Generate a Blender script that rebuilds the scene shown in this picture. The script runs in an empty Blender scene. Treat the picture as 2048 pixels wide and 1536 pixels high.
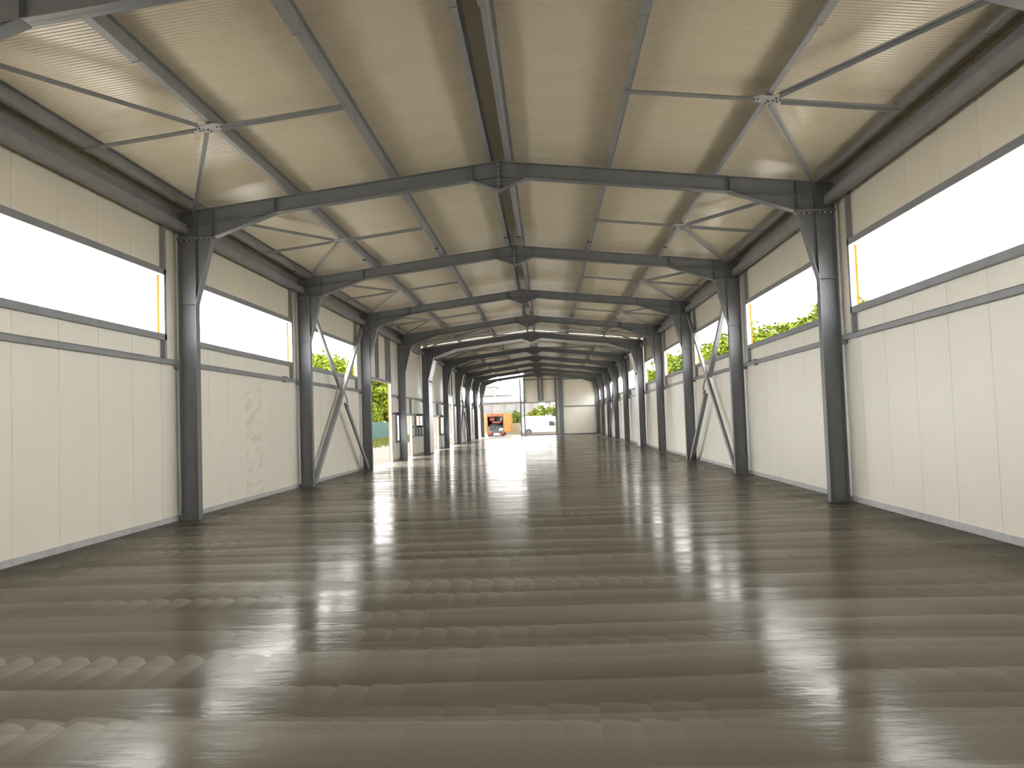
import bpy, math, random
from mathutils import Matrix, Vector

random.seed(7)
SC = bpy.context.scene
COL = SC.collection

# ------------------------------------------------------------------ camera
F_PX = 1547.23
YAW, PIT, ROL = (math.radians(a) for a in (-2.53095, 2.67719, -1.93947))
CAM = Vector((0.7864, 0.0, 1.7322))


def cam_dir(a, b):
    c, s = math.cos(ROL), math.sin(ROL)
    x, w = c * a + s * b, -s * a + c * b
    y, z = F_PX, -w
    c, s = math.cos(PIT), math.sin(PIT)
    y, z = c * y - s * z, s * y + c * z
    c, s = math.cos(YAW), math.sin(YAW)
    x, y = c * x + s * y, -s * x + c * y
    return Vector((x, y, z))


fw = cam_dir(0, 0).normalized()
rt = (cam_dir(100, 0) - cam_dir(0, 0)).normalized()
up = rt.cross(fw)
cd = bpy.data.cameras.new('camera')
cd.sensor_width = 36.0
cd.lens = F_PX * 36.0 / 2048.0
cd.clip_start, cd.clip_end = 0.05, 1500
cam = bpy.data.objects.new('camera', cd)
COL.objects.link(cam)
M = Matrix((rt, up, -fw)).transposed().to_4x4()
M.translation = CAM
cam.matrix_world = M
SC.camera = cam

# ------------------------------------------------------------------ sky, exposure
world = bpy.data.worlds.new('overcast_sky')
SC.world = world
world.use_nodes = True
wn = world.node_tree.nodes
wn['Background'].inputs['Color'].default_value = (0.97, 0.985, 1.0, 1)
wn['Background'].inputs['Strength'].default_value = 3.0
SC.view_settings.view_transform = 'Standard'
SC.view_settings.look = 'None'
SC.view_settings.exposure = 2.4
SC.view_settings.gamma = 1.0
SC.view_settings.use_curve_mapping = False
SC.cycles.use_denoising = True
SC.cycles.max_bounces = 8
SC.cycles.diffuse_bounces = 6
SC.cycles.use_adaptive_sampling = True
SC.cycles.adaptive_threshold = 0.02
SC.cycles.glossy_bounces = 4
SC.cycles.sample_clamp_indirect = 6.0
SC.cycles.caustics_reflective = False
SC.cycles.caustics_refractive = False


# ------------------------------------------------------------------ materials
def new_mat(name, col, rough=0.5, metal=0.0, spec=0.5):
    m = bpy.data.materials.new(name)
    m.use_nodes = True
    b = m.node_tree.nodes['Principled BSDF']
    b.inputs['Base Color'].default_value = (*col, 1)
    b.inputs['Roughness'].default_value = rough
    b.inputs['Metallic'].default_value = metal
    b.inputs['Specular IOR Level'].default_value = spec
    return m


class NT:
    """small helper for building node trees"""

    def __init__(self, m):
        self.t = m.node_tree
        self.b = self.t.nodes['Principled BSDF']

    def n(self, kind, **kw):
        x = self.t.nodes.new(kind)
        for k, v in kw.items():
            setattr(x, k, v)
        return x

    def put(self, sock, v):
        if hasattr(v, 'is_output'):
            self.t.links.new(v, sock)
        else:
            sock.default_value = v

    def math(self, op, a, b=0.0, c=None):
        x = self.n('ShaderNodeMath', operation=op)
        self.put(x.inputs[0], a)
        self.put(x.inputs[1], b)
        if c is not None:
            self.put(x.inputs[2], c)
        return x.outputs[0]

    def noise(self, vec, scale, detail=2.0, rough=0.5):
        x = self.n('ShaderNodeTexNoise')
        self.t.links.new(vec, x.inputs['Vector'])
        x.inputs['Scale'].default_value = scale
        x.inputs['Detail'].default_value = detail
        x.inputs['Roughness'].default_value = rough
        return x.outputs['Fac']

    def coord(self, kind='Object'):
        return self.n('ShaderNodeTexCoord').outputs[kind]

    def mapping(self, vec, scale=(1, 1, 1), loc=(0, 0, 0)):
        x = self.n('ShaderNodeMapping')
        self.t.links.new(vec, x.inputs['Vector'])
        x.inputs['Scale'].default_value = scale
        x.inputs['Location'].default_value = loc
        return x.outputs[0]

    def sep(self, vec):
        x = self.n('ShaderNodeSeparateXYZ')
        self.t.links.new(vec, x.inputs[0])
        return x.outputs

    def comb(self, x, y, z=0.0):
        c = self.n('ShaderNodeCombineXYZ')
        self.put(c.inputs[0], x)
        self.put(c.inputs[1], y)
        self.put(c.inputs[2], z)
        return c.outputs[0]

    def ramp(self, v, lo, hi, a=0.0, b=1.0, smooth=True):
        x = self.n('ShaderNodeMapRange')
        if smooth:
            x.interpolation_type = 'SMOOTHSTEP'
        self.put(x.inputs['Value'], v)
        x.inputs['From Min'].default_value = lo
        x.inputs['From Max'].default_value = hi
        x.inputs['To Min'].default_value = a
        x.inputs['To Max'].default_value = b
        return x.outputs[0]

    def mix(self, f, a, b):
        x = self.n('ShaderNodeMix', data_type='RGBA')
        self.put(x.inputs[0], f)
        self.put(x.inputs[6], a if hasattr(a, 'is_output') else (*a, 1))
        self.put(x.inputs[7], b if hasattr(b, 'is_output') else (*b, 1))
        return x.outputs[2]

    def bump(self, h, strength, dist):
        x = self.n('ShaderNodeBump')
        self.put(x.inputs['Height'], h)
        x.inputs['Strength'].default_value = strength
        x.inputs['Distance'].default_value = dist
        self.t.links.new(x.outputs[0], self.b.inputs['Normal'])

    def set(self, key, v):
        self.t.links.new(v, self.b.inputs[key])


def mottled(name, c0, c1, scale, rough=0.5, metal=0.0, detail=4.0, stretch=(1, 1, 1), spec=0.5):
    m = new_mat(name, c0, rough, metal, spec)
    t = NT(m)
    f = t.noise(t.mapping(t.coord(), stretch), scale, detail, 0.6)
    t.set('Base Color', t.mix(t.ramp(f, 0.3, 0.7), c0, c1))
    return m


STEEL = mottled('painted_steel', (0.150, 0.160, 0.170), (0.172, 0.182, 0.190), 2.5, 0.42)
STEEL2 = mottled('grey_secondary_steel', (0.235, 0.243, 0.250), (0.275, 0.282, 0.287), 2.5, 0.42)
STEEL_LIGHT = mottled('galvanised_steel', (0.42, 0.42, 0.42), (0.52, 0.52, 0.51), 6.0, 0.45)
SHEET = mottled('bright_joint_sheet', (0.58, 0.59, 0.60), (0.63, 0.63, 0.63), 1.5, 0.34, 0.25)
GUSSET = mottled('gusset_steel', (0.27, 0.27, 0.265), (0.33, 0.33, 0.32), 6.0, 0.4)
ZINC = new_mat('zinc_bolt', (0.62, 0.6, 0.55), 0.35, 0.6)
FOAM = mottled('yellow_foam_core', (0.20, 0.095, 0.014), (0.26, 0.135, 0.024), 9.0, 0.85, spec=0.05)
DARK = new_mat('dark_gap', (0.03, 0.03, 0.03), 0.6)
FLASH = mottled('white_flashing', (0.74, 0.74, 0.74), (0.78, 0.78, 0.77), 3.0, 0.4)


def panel_mat(name, stains=False):
    m = new_mat(name, (0.83, 0.79, 0.68), 0.38)
    t = NT(m)
    co = t.coord()
    s = t.sep(co)
    big = t.noise(t.mapping(co, (0.4, 0.8, 0.35)), 1.3, 3)
    col = t.mix(t.ramp(big, 0.3, 0.7), (0.82, 0.775, 0.66), (0.855, 0.81, 0.70))
    rib = t.math('SINE', t.math('MULTIPLY', s[1], 2 * math.pi / 0.05))
    rib = t.ramp(rib, -0.2, 0.9)
    if stains:
        st = t.comb(t.math('MULTIPLY', s[1], 1.3), t.math('ADD', t.math('MULTIPLY', s[2], 4.2), t.math('MULTIPLY', s[1], -1.1)))
        f = t.math('MULTIPLY', t.ramp(t.noise(st, 1.0, 4, 0.55), 0.48, 0.60), t.ramp(s[2], 2.75, 2.95, 1.0, 0.0))
        col = t.mix(t.math('MULTIPLY', f, 0.55), col, (0.66, 0.605, 0.475))
        t.set('Roughness', t.ramp(f, 0, 1, 0.36, 0.55))
    t.set('Base Color', col)
    t.bump(rib, 0.35, 0.0018)
    return m


PANEL = panel_mat('white_sandwich_panel')
PANEL_STAIN = panel_mat('white_sandwich_panel_smeared', True)
ROOF = mottled('roof_lining', (0.60, 0.545, 0.415), (0.64, 0.585, 0.45), 0.8, 0.24)


def floor_mat():
    m = new_mat('power_trowelled_concrete', (0.16, 0.15, 0.135), 0.25)
    t = NT(m)
    co = t.coord()
    s = t.sep(co)
    x, y = s[0], s[1]
    warp = t.math('SUBTRACT', t.noise(t.mapping(co, (0.28, 0.5, 1)), 1.0, 2), 0.5)
    warp2 = t.math('SUBTRACT', t.noise(t.mapping(co, (0.09, 0.35, 1)), 1.0, 1), 0.5)

    def rows(period, pitch, cusp_h, off, wamp, tx=0.10):
        yy = t.math('ADD', y, t.math('MULTIPLY', warp, wamp))
        yy = t.math('ADD', yy, t.math('MULTIPLY', warp2, 0.9))
        yy = t.math('ADD', yy, off)
        rid = t.math('FLOOR', t.math('DIVIDE', yy, period))
        jit = t.math('FRACT', t.math('MULTIPLY', t.math('SINE', t.math('MULTIPLY', rid, 12.9898)), 43758.5))
        tt = t.math('FRACT', t.math('ADD', t.math('DIVIDE', x, pitch), jit))
        cusp = t.math('MULTIPLY', tt, tt)
        amp = t.ramp(t.noise(t.comb(t.math('MULTIPLY', x, 0.30), t.math('MULTIPLY', rid, 3.7)), 1.0, 1), 0.47, 0.61)
        edge = t.math('ADD', yy, t.math('MULTIPLY', t.math('MULTIPLY', cusp, amp), cusp_h))
        rid2 = t.math('FLOOR', t.math('DIVIDE', edge, period))
        v = t.math('FRACT', t.math('DIVIDE', edge, period))
        h2 = t.math('FRACT', t.math('MULTIPLY', t.math('SINE', t.math('MULTIPLY', rid2, 78.233)), 9631.7))
        tone = t.noise(t.comb(t.math('MULTIPLY', x, tx), t.math('MULTIPLY', rid2, 5.3)), 1.0, 2)
        body = t.math('POWER', v, 1.7)
        saw = t.math('ADD', t.math('MULTIPLY', t.math('MULTIPLY', tt, amp), 0.5), 0.5)
        shade = t.math('MULTIPLY', body, t.ramp(tone, 0.33, 0.62, 0.18, 1.0))
        return body, t.math('MULTIPLY', shade, saw), h2

    b1, r1, h1 = rows(0.66, 0.225, 0.15, 0.0, 0.22)
    b2, r2, h2 = rows(0.43, 0.31, 0.07, 3.3, 0.3, 0.25)
    b3, r3, h3 = rows(1.31, 0.42, 0.10, 7.1, 0.5)
    fine = t.noise(t.mapping(co, (1.2, 7.0, 1)), 1.0, 5, 0.6)
    cloud = t.noise(t.mapping(co, (0.16, 0.42, 1)), 1.0, 4, 0.55)
    grit = t.noise(co, 38.0, 3, 0.6)
    mark = t.math('ADD', t.math('MULTIPLY', r1, 0.75), t.math('MULTIPLY', r2, 0.35))
    mark = t.math('ADD', mark, t.math('MULTIPLY', r3, 0.55))
    mark = t.math('MINIMUM', mark, 1.0)
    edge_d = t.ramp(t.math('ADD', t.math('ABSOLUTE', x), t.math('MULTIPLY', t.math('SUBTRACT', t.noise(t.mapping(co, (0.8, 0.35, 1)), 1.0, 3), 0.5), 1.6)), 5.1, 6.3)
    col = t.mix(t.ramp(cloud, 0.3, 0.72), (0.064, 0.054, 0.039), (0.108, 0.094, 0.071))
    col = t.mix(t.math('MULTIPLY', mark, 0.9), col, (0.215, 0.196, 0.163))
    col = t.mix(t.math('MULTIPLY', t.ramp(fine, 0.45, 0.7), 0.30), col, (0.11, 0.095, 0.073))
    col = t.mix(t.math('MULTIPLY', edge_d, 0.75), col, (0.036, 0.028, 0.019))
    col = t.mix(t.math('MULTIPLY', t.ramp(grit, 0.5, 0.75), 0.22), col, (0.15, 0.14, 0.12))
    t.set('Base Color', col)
    t.b.inputs['Specular IOR Level'].default_value = 0.0
    ro = t.math('ADD', t.ramp(cloud, 0.25, 0.75, 0.085, 0.17, False), t.math('MULTIPLY', mark, 0.13))
    ro = t.math('ADD', ro, t.math('MULTIPLY', edge_d, 0.2))
    ro = t.math('ADD', ro, t.math('MULTIPLY', t.math('SUBTRACT', fine, 0.5), 0.10))
    gl = t.n('ShaderNodeBsdfGlossy')
    t.put(gl.inputs['Roughness'], ro)
    gl.inputs['Color'].default_value = (1.0, 0.97, 0.92, 1)
    fr = t.n('ShaderNodeFresnel')
    fr.inputs['IOR'].default_value = 1.42
    ms = t.n('ShaderNodeMixShader')
    t.put(ms.inputs[0], t.math('MULTIPLY', t.math('MULTIPLY', fr.outputs[0], t.math('ADD', t.math('MULTIPLY', fr.outputs[0], 0.22), t.ramp(mark, 0, 1, 0.24, 0.17, False))), t.ramp(t.noise(t.mapping(co, (0.5, 1.6, 1), (7, 3, 0)), 1.0, 5, 0.65), 0.3, 0.7, 0.6, 1.3)))
    t.t.links.new(t.b.outputs[0], ms.inputs[1])
    t.t.links.new(gl.outputs[0], ms.inputs[2])
    t.t.links.new(ms.outputs[0], t.t.nodes['Material Output'].inputs['Surface'])
    hgt = t.math('ADD', t.math('MULTIPLY', b1, 0.45), t.math('MULTIPLY', b2, 0.2))
    hgt = t.math('ADD', hgt, t.math('MULTIPLY', fine, 0.55))
    hgt = t.math('ADD', hgt, t.math('MULTIPLY', t.noise(t.mapping(co, (1, 2, 1)), 9.0, 2), 0.22))
    hgt = t.math('ADD', hgt, t.math('MULTIPLY', t.noise(t.mapping(co, (1, 1.6, 1)), 45.0, 2), 0.05))
    t.bump(hgt, 0.30, 0.012)
    bn = [n for n in t.t.nodes if n.bl_idname == 'ShaderNodeBump'][0]
    t.t.links.new(bn.outputs[0], gl.inputs['Normal'])
    t.t.links.new(bn.outputs[0], fr.inputs['Normal'])
    return m


FLOOR = floor_mat()


# ------------------------------------------------------------------ mesh helpers
class MB:
    def __init__(self):
        self.v, self.f, self.mi = [], [], []

    def quad(self, vs, faces, mi=0):
        o = len(self.v)
        self.v += [tuple(p) for p in vs]
        for f in faces:
            self.f.append(tuple(o + i for i in f))
            self.mi.append(mi)
        return self

    def box(self, x0, x1, y0, y1, z0, z1, mi=0):
        x0, x1 = min(x0, x1), max(x0, x1)
        y0, y1 = min(y0, y1), max(y0, y1)
        z0, z1 = min(z0, z1), max(z0, z1)
        vs = [(x0, y0, z0), (x1, y0, z0), (x1, y1, z0), (x0, y1, z0), (x0, y0, z1), (x1, y0, z1), (x1, y1, z1), (x0, y1, z1)]
        return self.quad(vs, [(3, 2, 1, 0), (4, 5, 6, 7), (0, 1, 5, 4), (1, 2, 6, 5), (2, 3, 7, 6), (3, 0, 4, 7)], mi)

    def prism(self, pts, a, b, axis='y', mi=0):
        """convex polygon extruded; pts are (x,z) for axis y, (y,z) for axis x, (x,y) for axis z"""
        n = len(pts)
        area = sum(pts[i][0] * pts[(i + 1) % n][1] - pts[(i + 1) % n][0] * pts[i][1] for i in range(n))
        if area < 0:
            pts = pts[::-1]
        if axis == 'y':
            fn = lambda p, t: (p[0], t, p[1])
        elif axis == 'x':
            fn = lambda p, t: (t, p[0], p[1])
        else:
            fn = lambda p, t: (p[0], p[1], t)
        a, b = min(a, b), max(a, b)
        vs = [fn(p, a) for p in pts] + [fn(p, b) for p in pts]
        lo, hi = tuple(range(n)), tuple(range(n, 2 * n))
        sides = [(i, (i + 1) % n, n + (i + 1) % n, n + i) for i in range(n)]
        if axis == 'y':
            fs = [lo, hi[::-1]] + [s[::-1] for s in sides]
        else:
            fs = [lo[::-1], hi] + sides
        return self.quad(vs, fs, mi)

    def bar(self, p, q, w, h, upv=(0, 0, 1), dw=0.0, dh=0.0, mi=0):
        """rectangular bar from p to q, w wide sideways, h tall along up; dw, dh shift the section"""
        p, q = Vector(p), Vector(q)
        d = (q - p).normalized()
        s = d.cross(Vector(upv)).normalized()
        u = s.cross(d).normalized()
        vs = []
        for e in (p, q):
            for a, b in ((-1, -1), (1, -1), (1, 1), (-1, 1)):
                vs.append(e + s * (a * w / 2 + dw) + u * (b * h / 2 + dh))
        return self.quad(vs, [(0, 1, 2, 3), (7, 6, 5, 4), (0, 4, 5, 1), (1, 5, 6, 2), (2, 6, 7, 3), (3, 7, 4, 0)], mi)

    def rod(self, p, q, r, n=8, r2=None, mi=0):
        p, q = Vector(p), Vector(q)
        r2 = r if r2 is None else r2
        d = (q - p).normalized()
        s = d.cross(Vector((0, 0, 1) if abs(d.z) < 0.9 else (1, 0, 0))).normalized()
        u = s.cross(d)
        vs = []
        for e, rr in ((p, r), (q, r2)):
            for i in range(n):
                a = 2 * math.pi * i / n
                vs.append(e + (s * math.cos(a) + u * math.sin(a)) * rr)
        fs = [tuple(range(n)), tuple(range(2 * n - 1, n - 1, -1))]
        fs += [(i, n + i, n + (i + 1) % n, (i + 1) % n) for i in range(n)]
        return self.quad(vs, fs, mi)

    def tube(self, path, r, n=6, mi=0):
        for a, b in zip(path[:-1], path[1:]):
            self.rod(a, b, r, n, mi=mi)
        return self

    def mesh(self, name, mats, smooth=False):
        me = bpy.data.meshes.new(name)
        me.from_pydata(self.v, [], self.f)
        for m in (mats if isinstance(mats, (list, tuple)) else [mats]):
            me.materials.append(m)
        me.polygons.foreach_set('material_index', self.mi)
        if smooth:
            me.polygons.foreach_set('use_smooth', [True] * len(me.polygons))
        me.update()
        return me

    def build(self, name, mats, parent=None, loc=(0, 0, 0), smooth=False):
        return place(name, self.mesh(name, mats, smooth), parent, loc)


def place(name, me, parent=None, loc=(0, 0, 0), rot=(0, 0, 0)):
    o = bpy.data.objects.new(name, me)
    COL.objects.link(o)
    o.location = loc
    o.rotation_euler = rot
    if parent is not None:
        o.parent = parent
    return o


def tag(o, label, cat, group=None):
    o['label'] = label
    o['category'] = cat
    if group:
        o['group'] = group
    return o


def empty(name, loc=(0, 0, 0), rotz=0.0):
    o = bpy.data.objects.new(name, None)
    COL.objects.link(o)
    o.location = loc
    o.rotation_euler = (0, 0, rotz)
    return o


def structure(o, label=None):
    o['kind'] = 'structure'
    if label:
        o['label'] = label
    return o


def stuff(o):
    o['kind'] = 'stuff'
    return o


def copy_tree(o, parent=None):
    c = o.copy()
    COL.objects.link(c)
    c.parent = parent
    for ch in list(o.children):
        copy_tree(ch, c)
    return c


ORD = ['zeroth', 'first', 'second', 'third', 'fourth', 'fifth', 'sixth', 'seventh', 'eighth', 'ninth', 'tenth', 'eleventh', 'twelfth']

# ------------------------------------------------------------------ key dimensions
FR = [7.55, 14.923, 22.273, 29.862, 37.331, 44.612, 53.538, 61.078, 68.461, 75.9, 83.30]   # frame lines; 0 is nearest
JOINT0, JOINT1 = 44.70, 46.05        # double line at the movement joint
Y_BACK, Y_END = -8.0, 83.62
XI, XO = 6.04, 6.398                 # column inner and outer faces
XW, XWO = 6.49, 6.55                 # wall panel faces
SL = 0.1155                          # roof slope
Z_RIDGE = 6.79                       # rafter top at ridge
PUR = 0.20                           # purlin height
Z_HAUNCH, Z_KNEE = 4.236, 5.535
ZS, ZH = 3.59, 4.725                 # window sill and head
ANG = math.atan(SL)


def zrt(x):
    return Z_RIDGE - SL * abs(x)


SIDES = ((-1, 'left'), (1, 'right'))

# ------------------------------------------------------------------ floor and ground
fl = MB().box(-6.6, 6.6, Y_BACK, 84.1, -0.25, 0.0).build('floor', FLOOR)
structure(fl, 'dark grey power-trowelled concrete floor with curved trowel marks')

GRAVEL = mottled('pale_gravel', (0.38, 0.35, 0.31), (0.50, 0.46, 0.41), 3.0, 0.9, detail=8)
gr = MB().box(-160, 160, -80, 420, -0.6, -0.12).build('ground', GRAVEL)
structure(gr, 'pale gravel yard around the hall')
YARD_DIM = mottled('dimmed_yard_ground', (0.070, 0.064, 0.056), (0.095, 0.086, 0.075), 1.5, 0.9, detail=8, spec=0.1)  # added dark slab, tones down ground glare and its reflection in the floor
structure(MB().box(-20, 20, 84.1, 119, -0.12, -0.06).build('dimmed_yard', YARD_DIM), 'added darkened yard ground in front of the far end of the hall')
GROUND_DIM = mottled('dimmed_ground', (0.045, 0.034, 0.025), (0.075, 0.059, 0.045), 1.2, 0.95, detail=8, spec=0.1)  # added dark patch over the gravel, keeps the doorway view from blowing out
structure(MB().prism([(-6.7, 33), (-6.7, 64), (-9, 82), (-14.5, 92), (-15.6, 62), (-13, 35)], -0.12, -0.10, 'z').build('dimmed_ground_patch', GROUND_DIM), 'added darkened ground strip outside the tall left doorway')

# ------------------------------------------------------------------ walls with openings
# openings: (y0, y1, z0, z1)
op_right = [(FR[k] + 0.66, FR[k + 1] - 0.62, ZS, ZH) for k in range(0, 10)]
op_right[5] = (JOINT1 + 0.75, FR[6] - 0.62, ZS, ZH)
op_right.insert(0, (0.8, 6.9, ZS, ZH))
op_right.insert(0, (-6.6, -0.6, ZS, ZH))
op_left = [(-6.6, -0.6, ZS, ZH), (0.8, 6.9, ZS, ZH), (FR[0] + 0.66, 14.30, ZS, ZH), (FR[1] + 0.66, 21.66, ZS, ZH), (FR[2] + 0.66, 29.17, ZS, ZH),
           (30.9, 35.5, 0.0, 3.61),                                  # tall door
           (36.85, 37.2, 0.95, 2.15),
           (38.5, 40.75, 0.0, 2.15), (42.25, 43.05, 1.62, 2.15), (43.3, 44.1, 1.62, 2.15),
           (48.4, 50.75, 0.0, 2.10), (51.9, 52.9, 0.98, 2.10),
           (55.0, 58.9, 0.0, 3.68),
           (FR[7] + 0.66, 67.8, ZS, ZH), (FR[8] + 0.66, 75.2, ZS, ZH), (FR[9] + 0.66, 82.6, ZS, ZH)]

wall_l = structure(empty('wall_left'), 'white sandwich panel wall on the left with door and window openings')
wall_r = structure(empty('wall_right'), 'white sandwich panel wall on the right with high window openings')
Z_TOP = 6.235
GROOVE, GD = 0.0045, 0.010


def add_panel_box(mb, sx, a, b, z0, z1, ga, gb, y_ref):
    """one rectangular piece of sandwich panel: foam core with a front skin set back at the joints"""
    m = MB()
    m.box(sx * (XW + GD), sx * XWO, a - y_ref, b - y_ref, z0, z1)
    fa, fb = a + (GROOVE if ga else 0), b - (GROOVE if gb else 0)
    m.box(sx * XW, sx * (XW + GD), fa - y_ref, fb - y_ref, z0, z1)
    o = len(mb.v)
    mb.v += m.v
    for i, f in enumerate(m.f):
        mb.f.append(tuple(o + k for k in f))
        k = i % 6
        mb.mi.append(1 if (k not in (3, 5) and i < 6) else 0)


def wall_panels(sx, wall, ops, y_seam, stain=None):
    p = 1.025
    edges = []
    k0 = math.floor((7.9 - y_seam) / p)
    y = y_seam + k0 * p
    edges.append((Y_BACK, y))
    while y < Y_END:
        edges.append((y, min(y + p, Y_END)))
        y += p
    out = []
    for (a, b) in edges:
        # the movement joint leaves a slit in the wall
        cuts = {a, b}
        full = []
        for o in ops:
            if o[0] > a and o[0] < b:
                cuts.add(o[0])
            if o[1] > a and o[1] < b:
                cuts.add(o[1])
        for g in (45.15, 45.3):
            if a < g < b:
                cuts.add(g)
        cuts = sorted(cuts)
        strips = []
        for c0, c1 in zip(cuts[:-1], cuts[1:]):
            mid = (c0 + c1) / 2
            if 45.15 <= mid <= 45.3:
                continue
            zs = [(0.0, Z_TOP)]
            for o in ops:
                if o[0] <= mid <= o[1]:
                    nz = []
                    for z0, z1 in zs:
                        if o[2] > z0:
                            nz.append((z0, min(z1, o[2])))
                        if o[3] < z1:
                            nz.append((max(z0, o[3]), z1))
                    zs = nz
            strips.append((c0, c1, zs))
        if not strips:
            continue
        whole = len(strips) == 1 and len(strips[0][2]) > 1
        yr = a
        mat = PANEL_STAIN if (stain and stain[0] < (a + b) / 2 < stain[1]) else PANEL
        if whole:
            for z0, z1 in strips[0][2]:
                m = MB()
                add_panel_box(m, sx, strips[0][0], strips[0][1], z0, z1, True, True, yr)
                m.build('wall_panel', [mat, FOAM], wall, (0, yr, 0))
        else:
            m = MB()
            for c0, c1, zs in strips:
                for z0, z1 in zs:
                    add_panel_box(m, sx, c0, c1, z0, z1, c0 == a, c1 == b, yr)
            m.build('wall_panel', [mat, FOAM], wall, (0, yr, 0))


wall_panels(-1, wall_l, op_left, 10.24 - 0.03, stain=(18.35, 19.5))
wall_panels(1, wall_r, op_right, 10.13)

# base channels along the walls
for sx, side in SIDES:
    ops = op_left if sx < 0 else op_right
    segs, cur = [], Y_BACK
    for o in sorted(ops):
        if o[2] == 0.0:
            segs.append((cur, o[0] - 0.1))
            cur = o[1] + 0.1
    segs.append((cur, Y_END))
    m = MB()
    for a, b in segs:
        m.box(sx * 6.455, sx * XW, a, b, 0.0, 0.095)
    o = m.build('baseboard_' + side, STEEL_LIGHT)
    structure(o, 'grey steel base channel along the foot of the %s wall' % side)

for i, (sx, y) in enumerate(((-1, 45.15), (-1, 45.284), (1, 45.15), (1, 45.284))):
    structure(MB().box(sx * (XW - 0.004), sx * (XWO + 0.004), y, y + 0.016, 0, Z_TOP).build('trim_%d' % (i + 1), FLASH), 'pale edge trim of the wall joint slit')

# ------------------------------------------------------------------ roof lining (ceiling)
ceiling = structure(empty('ceiling'), 'white ribbed roof panels on both slopes')
L_SL = 6.56 / math.cos(ANG)


def roof_mesh(width):
    m = MB()
    n = max(1, round(width / 0.0667))
    p = width / n
    prof = []
    for i in range(n):
        y = i * p
        prof += [(y, 0.0), (y + p * 0.52, 0.0), (y + p * 0.66, 0.007), (y + p * 0.86, 0.007)]
    prof.append((width, 0.0))
    vs = [(0, y, z) for y, z in prof] + [(L_SL, y, z) for y, z in prof]
    k = len(prof)
    m.quad(vs, [(i, i + 1, k + i + 1, k + i) for i in range(k - 1)])
    t = 0.10
    vs = [(0, 0, t), (L_SL, 0, t), (L_SL, width, t), (0, width, t), (0, 0, 0), (L_SL, 0, 0), (L_SL, width, 0), (0, width, 0)]
    m.quad(vs, [(0, 1, 2, 3), (0, 4, 5, 1), (1, 5, 6, 2), (2, 6, 7, 3), (3, 7, 4, 0)])
    return m.mesh('roof_panel', ROOF)


def roof_run(y0, y1):
    n = max(1, round((y1 - y0) / 1.0))
    w = (y1 - y0) / n
    me = roof_mesh(w)
    for i in range(n):
        # left slope falls towards -x
        place('roof_panel', me, ceiling, (0, y0 + i * w, Z_RIDGE + PUR), (0, ANG, 0))
        place('roof_panel', me, ceiling, (0, y0 + (i + 1) * w, Z_RIDGE + PUR), (0, ANG, math.pi))


roof_run(Y_BACK, 4.0)
roof_run(4.0, 45.30)
roof_run(45.46, Y_END + 0.3)
MB().box(-0.25, 0.25, Y_BACK, 45.3, Z_RIDGE + PUR + 0.10, Z_RIDGE + PUR + 0.12).build('ridge_cap', SHEET, ceiling)
MB().box(-0.25, 0.25, 45.46, Y_END + 0.3, Z_RIDGE + PUR + 0.10, Z_RIDGE + PUR + 0.12).build('ridge_cap', SHEET, ceiling)

# ------------------------------------------------------------------ near end wall behind the camera
wf = MB()
wf.prism([(-6.55, 0), (6.55, 0), (6.55, 6.2), (0, 6.95), (-6.55, 6.2)], Y_BACK - 0.1, Y_BACK)
structure(wf.build('wall_front', PANEL), 'white panel end wall behind the viewer')


# ------------------------------------------------------------------ steel columns
FW = 0.09   # half flange width
TF = 0.014


def column_meshes(sx):
    P = {}
    xi, xo, xk = XI, XO, 5.70
    cx = 6.22

    def X(x):
        return sx * (x - cx)
    P['web'] = MB().box(X(xi), X(xo), -0.005, 0.005, 0.0, Z_KNEE - 0.02)
    P['inner_flange'] = MB().box(X(xi), X(xi + TF), -FW, FW, 0.0, Z_KNEE - 0.02)
    P['outer_flange'] = MB().box(X(xo - TF), X(xo), -FW, FW, 0.0, Z_KNEE - 0.02)
    P['haunch_web'] = MB().prism([(X(xi), Z_HAUNCH), (X(xi), Z_KNEE - 0.02), (X(xk), Z_KNEE - 0.02)], -0.005, 0.005)
    P['haunch_flange'] = MB().prism([(X(xi), Z_HAUNCH - 0.02), (X(xi), Z_HAUNCH + 0.03), (X(xk + TF), Z_KNEE - 0.02), (X(xk), Z_KNEE - 0.02)], -FW, FW)
    P['stiffener'] = MB().box(X(xi + TF), X(xo - TF), -FW + 0.004, FW - 0.004, Z_HAUNCH - 0.012, Z_HAUNCH)
    P['end_plate'] = MB().box(X(xk - 0.03), X(xo + 0.01), -FW - 0.01, FW + 0.01, Z_KNEE - 0.02, Z_KNEE)
    P['base_plate'] = MB().box(X(xi - 0.015), X(xo + 0.015), -FW - 0.015, FW + 0.015, 0.0, 0.012)
    b = MB()
    for x in (5.74, 5.82, 5.92, 6.12, 6.22, 6.33):
        for y in (-0.055, 0.055):
            b.rod((X(x), y, Z_KNEE - 0.055), (X(x), y, Z_KNEE - 0.02), 0.013, 6)
    P['bolt_row'] = b
    return {k: m.mesh(k, ZINC if k == 'bolt_row' else STEEL) for k, m in P.items()}


for sx, side in SIDES:
    meshes = column_meshes(sx)
    for k in range(1, 11):
        r = empty('steel_column', (sx * 6.22, FR[k], 0))
        extra = {1: ', nearest the camera', 10: ', farthest, beside the end wall'}.get(k, ', %s from the camera' % ORD[k])
        tag(r, 'blue-grey steel column standing along the %s wall%s' % (side, extra), 'column', 'steel columns along the %s wall' % side)
        for nm, me in meshes.items():
            o = place(nm, me, r)
            if nm == 'bolt_row':
                stuff(o)


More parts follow.
